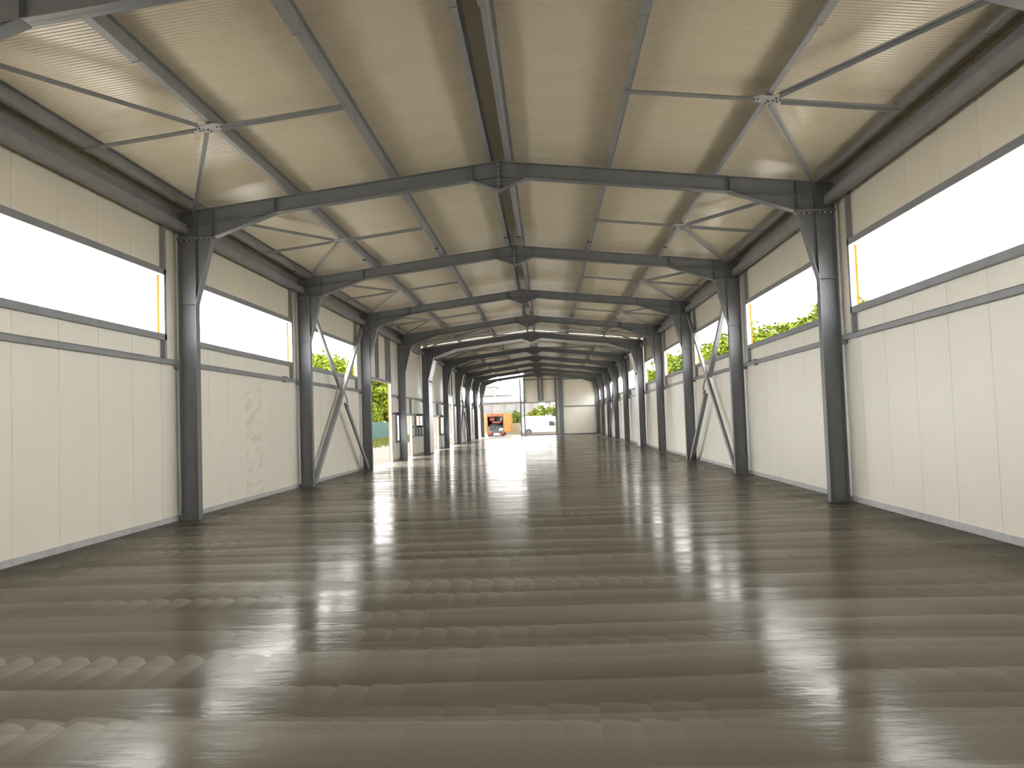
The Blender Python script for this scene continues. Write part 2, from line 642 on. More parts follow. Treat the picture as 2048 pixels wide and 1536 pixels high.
# ------------------------------------------------------------------ rafters
def rafter_meshes():
    P = []   # (name, meshbuilder)
    D = 0.30
    tp = lambda x: Z_RIDGE - SL * x - 0.0
    bt = lambda x: tp(x) - D
    for s in (-1, 1):
        X = lambda x: s * x
        P.append(('web', MB().prism([(X(0), tp(0) - 0.01), (X(XO), tp(XO) - 0.01), (X(XO), bt(XO)), (X(0), bt(0))], -0.005, 0.005)))
        P.append(('top_flange', MB().prism([(X(0), tp(0)), (X(XO), tp(XO)), (X(XO), tp(XO) - TF), (X(0), tp(0) - TF)], -FW, FW)))
        P.append(('bottom_flange', MB().prism([(X(0.5), bt(0.5)), (X(XO), bt(XO)), (X(XO), bt(XO) + TF), (X(0.5), bt(0.5) + TF)], -FW, FW)))
        P.append(('haunch_web', MB().prism([(X(4.45), bt(4.45)), (X(5.70), Z_KNEE + 0.01), (X(XO), Z_KNEE + 0.01), (X(XO), bt(XO))], -0.005, 0.005)))
        P.append(('haunch_flange', MB().prism([(X(4.42), bt(4.42) - 0.004), (X(5.70), Z_KNEE), (X(5.70), Z_KNEE + 0.018), (X(4.42), bt(4.42) + TF)], -FW, FW)))
        P.append(('knee_plate', MB().box(X(5.67), X(XO + 0.01), -FW - 0.01, FW + 0.01, Z_KNEE, Z_KNEE + 0.02)))
        P.append(('outer_plate', MB().box(X(XO - TF), X(XO), -FW, FW, Z_KNEE + 0.02, tp(XO) - TF)))
        for x in (6.047, 5.715):
            P.append(('stiffener', MB().box(X(x - 0.006), X(x + 0.006), -FW + 0.004, FW - 0.004, Z_KNEE + 0.02, tp(x) - TF)))
        for x in (4.45, 0.53):
            P.append(('stiffener', MB().box(X(x - 0.006), X(x + 0.006), -FW + 0.004, FW - 0.004, bt(x) + TF, tp(x) - TF)))
        P.append(('apex_web', MB().prism([(X(0), 6.225), (X(0.52), bt(0.52)), (X(0), bt(0))], -0.005, 0.005)))
        P.append(('apex_flange', MB().prism([(X(0), 6.21), (X(0.54), bt(0.54) - 0.003), (X(0.54), bt(0.54) + TF), (X(0), 6.225)], -FW, FW)))
        P.append(('apex_rib', MB().prism([(X(0), bt(0)), (X(0.5), bt(0.5)), (X(0.5), bt(0.5) + 0.01), (X(0), bt(0) + 0.01)], -FW + 0.02, FW - 0.02)))
    P.append(('apex_plate', MB().box(-0.018, 0.018, -FW - 0.01, FW + 0.01, 6.19, 6.79)))
    b = MB()
    for z in (6.26, 6.34, 6.42, 6.54, 6.63, 6.73):
        for y in (-0.06, 0.06):
            b.rod((-0.045, y, z), (0.045, y, z), 0.012, 6)
    P.append(('bolt_row', b))
    return [(n, m.mesh(n, ZINC if n == 'bolt_row' else STEEL)) for n, m in P]


RM = rafter_meshes()
for k in range(0, 11):
    r = empty('roof_rafter', (0, FR[k], 0))
    extra = {0: ', cut off by the top edge of the picture', 1: ', the nearest one seen whole', 10: ', farthest, over the end wall'}.get(k, ', %s from the camera' % ORD[k])
    tag(r, 'dark grey pitched steel rafter beam%s' % extra, 'rafter', 'rafter beams')
    for nm, me in RM:
        o = place(nm, me, r)
        if nm == 'bolt_row':
            stuff(o)

# sheet closing the movement joint between the two middle frame lines
jc = tag(empty('joint_cover', (0, JOINT0, 0)), 'white sheet strip closing the joint behind the fifth frame', 'cover sheet')
jy = JOINT1 - JOINT0
bt = lambda x: Z_RIDGE - SL * x - 0.30
for s in (-1, 1):
    pts = [(XI, 0.0), (XI, Z_HAUNCH), (5.70, Z_KNEE), (4.45, bt(4.45)), (0.53, bt(0.53)), (0.0, 6.215)]
    for (x0, z0), (x1, z1) in zip(pts[:-1], pts[1:]):
        d = Vector((x1 - x0, 0, z1 - z0)).normalized()
        nx, nz = d.z * 0.012, -d.x * 0.012
        MB().prism([(s * x0, z0), (s * x1, z1), (s * (x1 + abs(nx)), z1 + abs(nz)), (s * (x0 + abs(nx)), z0 + abs(nz))], 0.0, jy).build('cover_sheet', SHEET, jc)
    MB().box(s * 5.675, s * 5.70, 0.2, 1.15, Z_KNEE - 0.14, Z_KNEE - 0.03).build('joint_clip', DARK, jc)
    MB().box(s * 6.02, s * 6.04, 0.15, 1.2, Z_HAUNCH - 0.09, Z_HAUNCH - 0.02).build('joint_clip', DARK, jc)

# ------------------------------------------------------------------ purlins, two bays long, with splice sleeves
LINES = [(-6.06, 'left eave'), (-4.07, 'lower left slope'), (-2.06, 'upper left slope'), (-0.14, 'left side of the ridge'),
         (0.22, 'right side of the ridge'), (2.16, 'upper right slope'), (4.20, 'lower right slope'), (6.16, 'right eave')]
SPANS = [(FR[0] - 3.5, FR[2]), (FR[2], FR[4]), (FR[4], 45.0), (45.75, FR[7]), (FR[7], FR[9]), (FR[9], FR[10] + 0.3)]
SPAN_TXT = ['in the nearest bays', 'between the second and fourth frames', 'just before the white joint strip', 'just beyond the white joint strip', 'between the seventh and ninth frames', 'in the farthest bay']
B = 0.075
for xl, where in LINES:
    ang = -ANG if xl < 0 else ANG
    for (y0, y1), txt in zip(SPANS, SPAN_TXT):
        m = MB()
        L = y1 - y0
        m.box(-0.003, 0.003, 0, L, 0.0, PUR)
        m.box(-B, -0.003, 0, L, 0.0, 0.005)
        m.box(-B, -B + 0.004, 0, L, 0.005, 0.022)
        m.box(0.003, 0.06, 0, L, PUR - 0.005, PUR)
        o = m.build('purlin', STEEL2, None, (xl, y0, zrt(xl)))
        o.rotation_euler = (0, ang, 0)
        tag(o, 'grey steel purlin on the %s %s' % (where, txt), 'purlin', 'purlins under the roof')
        for yf in (FR[0], FR[2], FR[4], FR[7], FR[9]):
            a, b = max(yf - 1.2, y0), min(yf + 1.58, y1)
            if b - a > 0.4 and y0 - 0.01 <= yf <= y1 + 0.01:
                sm = MB()
                sm.box(-0.014, 0.012, a - y0, b - y0, -0.022, PUR - 0.01)
                sm.box(-B - 0.02, -0.014, a - y0, b - y0, -0.022, 0.018)
                for e in (a, b - 0.02):
                    sm.box(-B - 0.02, 0.012, e - y0, e - y0 + 0.02, -0.03, 0.05)
                so = sm.build('splice_sleeve', STEEL2, o)
                bm = MB()
                for e in (a + 0.06, b - 0.06):
                    for z in (0.06, 0.10, 0.14):
                        bm.rod((0.008, e - y0, z), (0.026, e - y0, z), 0.011, 6)
                stuff(bm.build('bolt_row', ZINC, so))

BAYS = [(FR[k], FR[k + 1]) for k in range(0, 10)]
BAYS[5] = (JOINT1, FR[6])
BAYTXT = ['in the nearest bay', 'in the second bay from the camera', 'in the third bay from the camera', 'in the fourth bay from the camera', 'in the bay before the white joint strip',
          'in the bay beyond the white joint strip', 'in the seventh bay from the camera', 'in the eighth bay from the camera', 'in the ninth bay from the camera', 'in the farthest bay']

# eave tubes and top wall rails
for sx, side in SIDES:
    for k, (a, b) in enumerate(BAYS):
        a0, b0 = a + 0.02, b - 0.02
        r = empty('eave_tube', (sx * 6.29, a0, 5.655))
        tag(r, 'grey square steel tube under the %s eave %s' % (side, BAYTXT[k]), 'tube', 'tubes under the eaves')
        MB().box(-0.075, 0.075, 0.012, b0 - a0 - 0.012, 0, 0.165).build('tube', STEEL2, r)
        MB().box(-0.06, 0.085, b0 - a0 - 0.012, b0 - a0, 0.02, 0.15).build('end_plate', STEEL_LIGHT, r)
        MB().box(-0.06, 0.085, 0, 0.012, 0.02, 0.15).build('end_plate', STEEL_LIGHT, r)
        q = MB()
        L = b0 - a0
        q.box(0, sx * 0.09, 0, L, 0, 0.012)
        q.box(0, sx * 0.012, 0, L, 0.012, 0.14)
        q.box(0, sx * 0.09, 0, L, 0.14, 0.152)
        o = q.build('wall_rail', STEEL2, None, (sx * 6.40, a0, 5.93))
        tag(o, 'grey channel topping the %s wall %s' % (side, BAYTXT[k]), 'rail', 'channels at the top of the walls')


# ------------------------------------------------------------------ wall girts with splice and brackets
def girt(sx, side, a, b, z, label, name='wall_girt', splice=None, h=0.095, bracket=True):
    r = empty(name, (sx * 6.40, a, z))
    tag(r, label, 'girt', 'girts on the %s wall' % side)
    m = MB()
    m.box(0, sx * 0.088, 0, b - a, h - 0.008, h)
    m.box(0, sx * 0.008, 0, b - a, 0.0, h)
    m.box(0.008 * sx, sx * 0.088, 0, b - a, 0.0, 0.008)
    m.build('channel', STEEL2, r)
    if splice is not None:
        MB().box(-sx * 0.012, sx * 0.08, splice - a - 0.12, splice - a + 0.12, -0.03, h + 0.03).build('splice_plate', STEEL2, r)
    if bracket:
        MB().box(sx * 0.0, sx * 0.08, b - a - 0.12, b - a, -0.07, 0.0).build('bracket', STEEL2, r)
        MB().box(sx * 0.0, sx * 0.08, 0, 0.12, -0.07, 0.0).build('bracket', STEEL2, r)
    bm = MB()
    for e in (b - a - 0.62, b - a - 0.5):
        bm.rod((sx * 0.03, e, -0.02), (sx * 0.03, e, 0.0), 0.012, 6)
    stuff(bm.build('bolt_row', ZINC, r))
    return r


for sx, side in SIDES:
    for k, (a, b) in enumerate(BAYS):
        if sx < 0 and k == 3:
            girt(sx, side, 35.6, b, 3.03, 'grey girt beside the tall door on the left wall', bracket=False)
        elif sx < 0 and k == 6:
            girt(sx, side, 59.1, b, 3.03, 'grey girt beside the far tall door on the left wall', bracket=False)
        else:
            sp = None
            if k in (1, 3, 6, 8):
                sp = b - 1.15
            girt(sx, side, a + 0.0, b, 3.03, 'grey steel girt across the %s wall %s' % (side, BAYTXT[k]), splice=sp)

# ------------------------------------------------------------------ window openings: rails, posts, flashing
wno = [0]


def window(sx, o, which, post_lo=3.125, post_hi=5.93):
    y0, y1, z0, z1 = o
    wno[0] += 1
    r = structure(empty('window_%d' % wno[0], (sx * 6.40, y0, z0)), 'unglazed %s opening in the %s wall' % (which, 'left' if sx < 0 else 'right'))
    L, H = y1 - y0, z1 - z0
    D = 0.09

    def chan_h(zb, name, h=0.115):
        m = MB()
        m.box(0, sx * 0.008, -0.07, L + 0.07, zb, zb + h)
        m.box(0.008 * sx, sx * D, -0.07, L + 0.07, zb + h - 0.008, zb + h)
        m.box(0.008 * sx, sx * D, -0.07, L + 0.07, zb, zb + 0.008)
        m.build(name, STEEL2, r)
    chan_h(-0.115, 'sill_rail')
    chan_h(H, 'head_rail')
    lo, hi = post_lo - z0, post_hi - z0
    for yb in (-0.075, L):
        for za, zb in ((lo, -0.115), (-0.115, H + 0.115), (H + 0.115, hi)):
            if zb - za < 0.02:
                continue
        m = MB()
        m.box(0, sx * D, yb, yb + 0.008, lo, hi)
        m.box(0, sx * D, yb + 0.067, yb + 0.075, lo, hi)
        m.box(0, sx * 0.008, yb + 0.008, yb + 0.067, lo, hi)
        m.build('side_post', STEEL2, r)
    for yb in (0.0, L - 0.006):
        MB().box(sx * 0.003, sx * (D + 0.002), yb, yb + 0.006, 0, H).build('jamb_flashing', FLASH, r)
    MB().box(sx * 0.003, sx * (D + 0.06), 0.006, L - 0.006, H - 0.006, H).build('head_flashing', FLASH, r)
    return r


wl = 0
for o in op_left:
    if o[2] == ZS and o[1] > 7:
        wl += 1
        window(-1, o, ORD[wl] + ' high strip window')
wl = 0
for o in op_right:
    if o[1] > 7:
        wl += 1
        window(1, o, ORD[wl] + ' high strip window')
window(-1, op_left[6], 'narrow low window', post_lo=0.9, post_hi=2.3)
window(-1, op_left[8], 'first paired low window', post_lo=1.05, post_hi=2.25)
window(-1, op_left[9], 'second paired low window', post_lo=1.05, post_hi=2.25)
window(-1, op_left[11], 'low window beyond the joint', post_lo=0.9, post_hi=2.25)

# ------------------------------------------------------------------ door openings on the left wall
dno = [0]


def door(o, which, top, extra_posts=()):
    y0, y1, z0, z1 = o
    dno[0] += 1
    r = structure(empty('door_%d' % dno[0], (-6.40, y0, 0)), '%s doorway without a leaf in the left wall' % which)
    L = y1 - y0
    D = 0.09
    for yb in (-0.12, L):
        MB().box(0, -0.008, yb, yb + 0.12, 0, top).box(-0.008, -D, yb, yb + 0.008, 0, top).box(-0.008, -D, yb + 0.112, yb + 0.12, 0, top).build('side_post', STEEL2, r)
    for yb in (0.0, L - 0.008):
        MB().box(-0.002, -D, yb, yb + 0.008, 0, z1).build('jamb_flashing', FLASH, r)
    MB().box(0, -D, -0.12, L + 0.12, z1, z1 + 0.11).build('lintel', STEEL2, r)
    for (ya, w, zb, zt) in extra_posts:
        MB().box(0, -D, ya - y0, ya - y0 + 0.08, zb, zt).build('upper_post', STEEL2, r)
        MB().box(0, -D, ya - y0 + w - 0.08, ya - y0 + w, zb, zt).build('upper_post', STEEL2, r)
        if w < 0.5:
            MB().box(-0.04, -0.05, ya - y0 + 0.08, ya - y0 + w - 0.08, zb, zt).build('post_web', STEEL2, r)
    return r


door(op_left[5], 'nearest tall', 5.93, [(32.7, 0.36, 3.72, 5.93), (34.75, 0.3, 3.72, 5.93)])
door(op_left[7], 'first low', 3.03)
door(op_left[10], 'second low', 3.03)
door(op_left[12], 'far tall', 5.93, [(57.0, 0.4, 3.79, 5.93)])
for (a, b, z, lab) in ((36.1, 37.3, 2.19, 'short grey girt over the small opening by the fourth left column'),
                       (40.9, 44.55, 2.17, 'grey girt above the low windows before the white joint strip'),
                       (41.0, 44.55, 1.52, 'grey sill girt under the paired low windows on the left wall'),
                       (41.0, 44.55, 1.00, 'lowest grey girt below the paired low windows'),
                       (50.9, 53.4, 2.12, 'grey girt above the low window beyond the white joint strip'),
                       (50.9, 53.4, 0.88, 'grey sill girt under the low window beyond the joint strip')):
    girt(-1, 'left', a, b, z, lab, bracket=False, h=0.085)

# ------------------------------------------------------------------ vertical cross braces
def lbar(m, p, q, w, upv, t=0.012):
    m.bar(p, q, w, t, upv)
    m.bar(p, q, t, w * 0.8, upv, dw=-w / 2 + t / 2, dh=-w * 0.4)
    return m


def cross_brace(sx, side, y0, y1, where):
    r = empty('cross_brace', (sx * 6.24, y0, 0))
    tag(r, 'crossed grey steel angle braces on the %s wall %s' % (side, where), 'brace', 'crossed wall braces')
    L = y1 - y0
    upv = (-sx, 0, 0)
    x = 0.0
    # continuous diagonal rises away from the camera
    lbar(MB(), (x, 0.85, 0.02), (x, L - 0.30, 5.42), 0.155, upv).build('diagonal_bar', STEEL2, r)
    A, Bp = Vector((x - sx * 0.09, 0.45, 5.42)), Vector((x - sx * 0.09, L - 0.12, 0.04))
    d = (Bp - A).normalized()
    c = A + (Bp - A) * 0.5
    u1, u2 = c - d * 0.42, c + d * 0.42
    lbar(MB(), A, u1, 0.155, upv).build('half_bar', STEEL2, r)
    lbar(MB(), u2, Bp, 0.155, upv).build('half_bar', STEEL2, r)
    MB().rod(u1 - d * 0.12, u1 + d * 0.05, 0.05, 8).build('turnbuckle', STEEL2, r)
    MB().rod(u2 + d * 0.12, u2 - d * 0.05, 0.05, 8).build('turnbuckle', STEEL2, r)
    off = Vector((-sx * 0.07, 0, 0))
    MB().tube([u1, u1 + d * 0.2 + off, u2 - d * 0.2 + off, u2], 0.032, 8).build('link_rod', STEEL_LIGHT, r)


cross_brace(-1, 'left', FR[2], FR[3], 'between the second and third columns')
cross_brace(1, 'right', FR[2], FR[3], 'between the second and third columns')
cross_brace(-1, 'left', FR[7], FR[8], 'between the seventh and eighth columns')
cross_brace(1, 'right', FR[7], FR[8], 'between the seventh and eighth columns')


# ------------------------------------------------------------------ roof bracing with gusset plates
def roof_brace(sx, side, a, b, txt, full=False):
    yc = (a + b) / 2
    xa = 4.16
    g = Vector((sx * xa, yc, zrt(xa) - 0.028))
    r = empty('roof_brace', g)
    tag(r, 'thin brace bars on the %s roof slope %s' % (side, txt), 'brace', 'roof braces')
    # gusset plate
    pts = [(-0.23, -0.05), (-0.15, -0.13), (0.10, -0.12), (0.22, 0.0), (0.16, 0.10), (0.02, 0.17), (-0.12, 0.14), (-0.22, 0.05)]
    pts = [(-sx * -p[0], p[1]) for p in pts]
    gp = MB().prism([(p[0], p[1]) for p in pts], -0.006, 0.006, 'z').build('gusset_plate', GUSSET, r)
    gp.rotation_euler = (0, sx * ANG, 0)
    bm = MB()
    for p in ((0.17, -0.03), (0.11, -0.05), (0.14, 0.05), (0.08, 0.03), (0.02, 0.05), (0.0, 0.12), (-0.14, 0.0), (-0.19, 0.01)):
        bm.rod((sx * p[0], p[1], -0.02), (sx * p[0], p[1], 0.004), 0.012, 6)
    stuff(bm.build('bolt_row', DARK, gp))

    def bar(name, x, y, x2=None, y2=None, start=0.2):
        q = Vector((sx * x, y, zrt(x) - 0.03)) - g
        d = q.normalized()
        m = MB()
        lbar(m, d * start, q, 0.075, (0, 0, 1), 0.010)
        m.build(name, STEEL2, r)
    bar('strut', 6.05, yc)
    bar('strut', 2.10, yc)
    bar('diagonal_bar', 6.02, a + 0.14)
    bar('diagonal_bar', 6.02, b - 0.14)
    if full:
        bar('diagonal_bar', 0.35, b - 0.12)
        bar('diagonal_bar', 0.35, a + 0.12)


for sx, side in SIDES:
    for k, (a, b) in enumerate(BAYS):
        roof_brace(sx, side, a, b, BAYTXT[k], k in (4, 5))

# ------------------------------------------------------------------ far end wall
wall_b = structure(empty('wall_back', (0, Y_END, 0)), 'half-clad far end wall with a doorway')
XD0, XD1, ZD = -1.62, 1.66, 3.60


def gable_panel(x0, x1, z0):
    zt = lambda x: Z_RIDGE + PUR - SL * abs(x)
    pts = [(x0, z0), (x1, z0), (x1, zt(x1))]
    if x0 < 0 < x1:
        pts.append((0, zt(0)))
    pts.append((x0, zt(x0)))
    MB().prism(pts, 0.006, 0.06).prism([(p[0] + (0.004 if p[0] == x0 else -0.004 if p[0] == x1 else 0), p[1]) for p in pts], 0, 0.0059).build('wall_panel', PANEL, wall_b)


xs = [XD0, -0.55, 0.55, XD1]
for a, b in zip(xs[:-1], xs[1:]):
    gable_panel(a, b, ZD)
xs = [XD1, 2.65, 3.65, 4.65, 5.6, 6.5]
for a, b in zip(xs[:-1], xs[1:]):
    gable_panel(a, b, 0.0)


def post(x0, x1, z0, z1, label, yb=Y_END - 0.16, yt=Y_END - 0.005):
    r = empty('gable_post', (x0, yb, z0))
    tag(r, label, 'post', 'posts of the far end wall')
    w = x1 - x0
    MB().box(0, w, 0, 0.012, 0, z1 - z0).build('front_flange', STEEL, r)
    MB().box(w / 2 - 0.005, w / 2 + 0.005, 0.012, yt - yb - 0.012, 0, z1 - z0).build('web', STEEL, r)
    MB().box(0, w, yt - yb - 0.012, yt - yb, 0, z1 - z0).build('back_flange', STEEL, r)


post(-2.12, -1.98, 0, 6.22, 'thin free-standing grey post in the open half of the end wall')
post(-1.72, -1.60, 0, 6.30, 'thin grey door post left of the white van')
post(2.10, 2.55, 0, 6.20, 'wide grey post between the end doorway and the closed panels')
post(1.66, 1.86, 0, 6.25, 'grey door post right of the white van')
post(-0.16, 0.0, 3.71, 6.45, 'left grey post of the pair above the end doorway')
post(0.26, 0.42, 3.71, 6.43, 'right grey post of the pair above the end doorway')


def gable_rail(x0, x1, z0, z1, label, y0=Y_END - 0.1, y1=Y_END - 0.005):
    m = MB().box(0, x1 - x0, 0, 0.01, 0, z1 - z0).box(0, x1 - x0, 0.01, y1 - y0, z1 - z0 - 0.01, z1 - z0).box(0, x1 - x0, 0.01, y1 - y0, 0, 0.01)
    tag(m.build('gable_rail', STEEL, None, (x0, y0, z0)), label, 'rail', 'rails of the far end wall')


gable_rail(2.55, 6.2, 2.98, 3.09, 'grey rail halfway up the closed right part of the end wall')
gable_rail(2.55, 6.2, 5.93, 6.05, 'grey rail near the top of the closed end wall')
gable_rail(-1.60, 2.10, 5.98, 6.08, 'grey rail above the paired posts over the end doorway')
gable_rail(-6.48, -2.12, 5.98, 6.03, 'thin grey rail crossing the open half of the end wall')
gable_rail(-1.98, 6.3, 0.0, 0.10, 'grey floor rail along the foot of the end wall')
gable_rail(-1.98, 1.66, ZD - 0.09, ZD, 'grey lintel rail over the end doorway')

# ------------------------------------------------------------------ outside: truck
ORANGE = mottled('orange_box_paint', (0.21, 0.098, 0.016), (0.25, 0.125, 0.026), 3.0, 0.5)
ORANGE_D = mottled('orange_frame_paint', (0.14, 0.042, 0.008), (0.17, 0.055, 0.01), 4.0, 0.5)
BLACK = new_mat('black_rubber', (0.03, 0.03, 0.03), 0.7)
RED = new_mat('red_lamp', (0.16, 0.012, 0.006), 0.3)
WHITE = new_mat('white_paint', (0.30, 0.305, 0.31), 0.35, 0.0, 0.2)
GLASS_D = new_mat('dark_glass', (0.03, 0.032, 0.035), 0.3, 0.0, 0.15)
GREYM = new_mat('grey_metal', (0.08, 0.08, 0.08), 0.6, 0.0, 0.2)
BLUEG = mottled('blue_grey_tarp', (0.10, 0.13, 0.14), (0.15, 0.18, 0.19), 4.0, 0.7)
REDB = mottled('faded_red_cloth', (0.30, 0.07, 0.05), (0.38, 0.10, 0.08), 6.0, 0.8)
WOODL = mottled('pale_wood', (0.12, 0.092, 0.058), (0.15, 0.12, 0.08), 5.0, 0.7, stretch=(1, 1, 6), spec=0.05)


def wheel(name, parent, c, r, w, axis='y'):
    n = 20
    d = Vector((0, w / 2, 0)) if axis == 'y' else Vector((w / 2, 0, 0))
    c = Vector(c)
    t = MB().rod(c - d, c + d, r, n).build(name, BLACK, parent)
    MB().rod(c - d * 1.06, c + d * 1.06, r * 0.58, n).build('hub', GREYM, t)


TX0, TX1, TY = -6.22, -4.22, 89.0
ZG = -0.12
tr = tag(empty('box_truck', ((TX0 + TX1) / 2, TY, ZG)), 'orange box truck with open rear doors parked outside the end wall', 'truck')
W = TX1 - TX0
h0, h1, ln = 0.72, 2.62, 4.2
MB().box(-W / 2, -W / 2 + 0.05, 0, ln, h0, h1).build('box_side', ORANGE, tr)
MB().box(W / 2 - 0.05, W / 2, 0, ln, h0, h1).build('box_side', ORANGE, tr)
MB().box(-W / 2, W / 2, 0, ln, h1, h1 + 0.05).build('box_roof', ORANGE, tr)
MB().box(-W / 2, W / 2, 0, ln, h0 - 0.1, h0).build('box_floor', GREYM, tr)
MB().box(-W / 2 + 0.05, W / 2 - 0.05, ln - 0.05, ln, h0, h1).build('box_front', ORANGE_D, tr)
rf = MB().box(-W / 2, W / 2, -0.04, 0.0, h1 - 0.28, h1 + 0.05).build('rear_frame', ORANGE_D, tr)
for x in (-W / 2, W / 2 - 0.12):
    MB().box(x, x + 0.12, -0.04, 0.0, h0 - 0.1, h1 - 0.28).build('frame_post', ORANGE_D, rf)
for x in (-0.35, 0.3):
    MB().box(x, x + 0.03, -0.06, -0.04, h1 - 0.26, h1 + 0.03).build('frame_rib', DARK, rf)
rd = MB().box(W / 2 + 0.02, W / 2 + 0.98, -0.05, 0.0, h0 - 0.2, h1 + 0.02).build('rear_door', ORANGE, tr)
MB().rod((W / 2 + 0.9, -0.07, h0 - 0.1), (W / 2 + 0.9, -0.07, h1 - 0.1), 0.015, 6).build('lock_bar', ORANGE_D, rd)
MB().box(-W / 2 - 0.62, -W / 2 - 0.02, -0.05, 0.0, h0 - 0.2, h1 + 0.02).build('rear_door', ORANGE, tr)
MB().box(-W / 2 + 0.02, W / 2 - 0.02, 0.05, 0.2, 0.42, 0.62).build('rear_beam', GREYM, tr)
for x in (-W / 2 + 0.02, W / 2 - 0.58):
    b_ = MB().box(x, x + 0.56, 0.0, 0.05, 0.22, 0.62).build('tail_lamp_panel', ORANGE_D, tr)
    MB().box(x + 0.06, x + 0.5, -0.03, 0.0, 0.30, 0.44).build('tail_lamp', RED, b_)
MB().box(-0.26, 0.26, -0.01, 0.05, 0.30, 0.42).build('number_plate', WHITE, tr)
for y in (1.0, 5.3):
    for x in (-W / 2 + 0.22, W / 2 - 0.22):
        wheel('wheel', tr, (x, y, 0.40), 0.40, 0.26, 'x')
cab = MB().prism([(ln + 0.1, 0.5), (ln + 1.9, 0.5), (ln + 1.9, 1.3), (ln + 1.45, 2.25), (ln + 0.1, 2.25)], -W / 2 + 0.05, W / 2 - 0.05, 'x').build('cab', ORANGE, tr)
MB().box(-W / 2 + 0.3, W / 2 - 0.3, ln + 0.07, ln + 0.1, 1.5, 2.05).build('rear_window', GLASS_D, cab)

# cargo in the truck, each piece by itself
CX, CZ = (TX0 + TX1) / 2, ZG + h0
tag(MB().box(-0.40, 0.40, -0.02, 0.02, 0, 0.75).build('folded_tarp', BLUEG, None, (CX + 0.28, TY + 1.3, CZ + 0.95)), 'dark blue-grey sheet hanging at the back of the truck box', 'sheet')
tag(MB().prism([(-0.3, 0), (0.28, 0.04), (0.32, 0.42), (-0.26, 0.46)], -0.25, 0.25).build('red_bundle', REDB, None, (CX - 0.42, TY + 0.8, CZ + 1.12)), 'faded red bundle near the top of the truck load', 'bundle')
tag(MB().prism([(-0.5, 0), (0.55, 0), (0.5, 0.16), (-0.42, 0.2)], -0.3, 0.3).build('plum_bundle', REDB, None, (CX + 0.05, TY + 0.9, CZ + 0.86)), 'flat dark red bundle lying across the truck load', 'bundle')
tag(MB().box(-0.8, 0.8, -0.3, 0.9, 0, 0.55).build('cargo_crate', BLUEG, None, (CX, TY + 1.4, CZ)), 'dark crate at the back of the truck load', 'crate')
tag(MB().prism([(-0.25, 0), (0.3, 0), (0.26, 0.26), (-0.1, 0.3), (-0.24, 0.2)], -0.18, 0.18).build('white_sack', WHITE, None, (CX + 0.62, TY + 0.28, CZ)), 'white sack at the right end of the truck bed', 'sack')
tag(MB().prism([(-0.06, 0), (0.08, 0.05), (0.2, 0.5), (0.05, 0.52)], -0.05, 0.05).build('white_cloth', WHITE, None, (CX + 0.62, TY + 0.3, CZ + 1.1)), 'white cloth hanging at the right of the truck box', 'cloth')
tag(MB().box(-0.1, 0.1, -0.1, 0.1, 0, 0.4).prism([(-0.1, 0.4), (0.1, 0.4), (0.0, 0.47)], -0.1, 0.1).build('pale_post', WOODL, None, (CX - 0.78, TY + 0.12, CZ)), 'short pale wood block at the left of the truck bed', 'wood block')


def bicycle(x, y, z, tilt, label):
    r = empty('bicycle', (x, y, z))
    tag(r, label, 'bicycle', 'bicycles in the truck')
    r.rotation_euler = (0, tilt, 0.3)
    for cx in (-0.32, 0.32):
        n = 18
        pts = [Vector((cx + 0.27 * math.cos(2 * math.pi * i / n), 0, 0.27 + 0.27 * math.sin(2 * math.pi * i / n))) for i in range(n + 1)]
        MB().tube(pts, 0.02, 5).build('wheel', GREYM, r)
    P = {'a': (-0.32, 0, 0.27), 'b': (-0.05, 0, 0.27), 'c': (-0.12, 0, 0.62), 'd': (0.22, 0, 0.62), 'e': (0.32, 0, 0.27)}
    f = MB()
    for p, q in (('a', 'b'), ('a', 'c'), ('b', 'c'), ('b', 'd'), ('c', 'd'), ('d', 'e')):
        f.rod(P[p], P[q], 0.02, 5)
    f.build('frame', GREYM, r)
    MB().rod((0.2, -0.2, 0.75), (0.2, 0.2, 0.75), 0.016, 5).build('handlebar', GREYM, r)
    MB().box(-0.2, -0.04, -0.05, 0.05, 0.66, 0.70).build('saddle', BLACK, r)


bicycle(CX - 0.35, TY + 0.2, CZ + 0.06, -0.25, 'bicycle at the left of the truck load')
bicycle(CX + 0.18, TY + 0.62, CZ + 0.10, 0.35, 'bicycle leaning at the right of the truck load')

# ------------------------------------------------------------------ white van
vn = tag(empty('white_van', (0.0, 93.0, ZG)), 'white panel van parked side-on behind the end doorway', 'van')
prof = [(-2.45, 0.32), (-2.52, 0.9), (-2.40, 1.85), (-2.25, 2.14), (-1.9, 2.28), (1.2, 2.26), (1.75, 2.12), (2.55, 1.25), (3.05, 1.02), (3.15, 0.32)]
MB().prism(prof, 0.0, 1.9).build('body', WHITE, vn)
sw = MB().prism([(0.98, 1.05), (0.98, 1.58), (1.38, 1.58), (1.62, 1.42), (1.66, 1.05)], -0.012, 0.0).build('side_window', GLASS_D, vn)
MB().prism([(1.72, 1.12), (1.74, 1.42), (2.05, 1.14)], -0.012, 0.0).build('side_window', GLASS_D, vn)
MB().box(1.5, 1.66, -0.16, -0.02, 1.05, 1.27).build('wing_mirror', BLACK, vn)
for x in (0.42, 0.86):
    MB().box(x, x + 0.22, -0.02, 0.0, 0.88, 0.93).build('door_handle', GREYM, vn)
MB().box(-1.05, 2.3, -0.015, 0.0, 0.58, 0.64).build('side_moulding', new_mat('pale_moulding', (0.6, 0.6, 0.6), 0.5), vn)
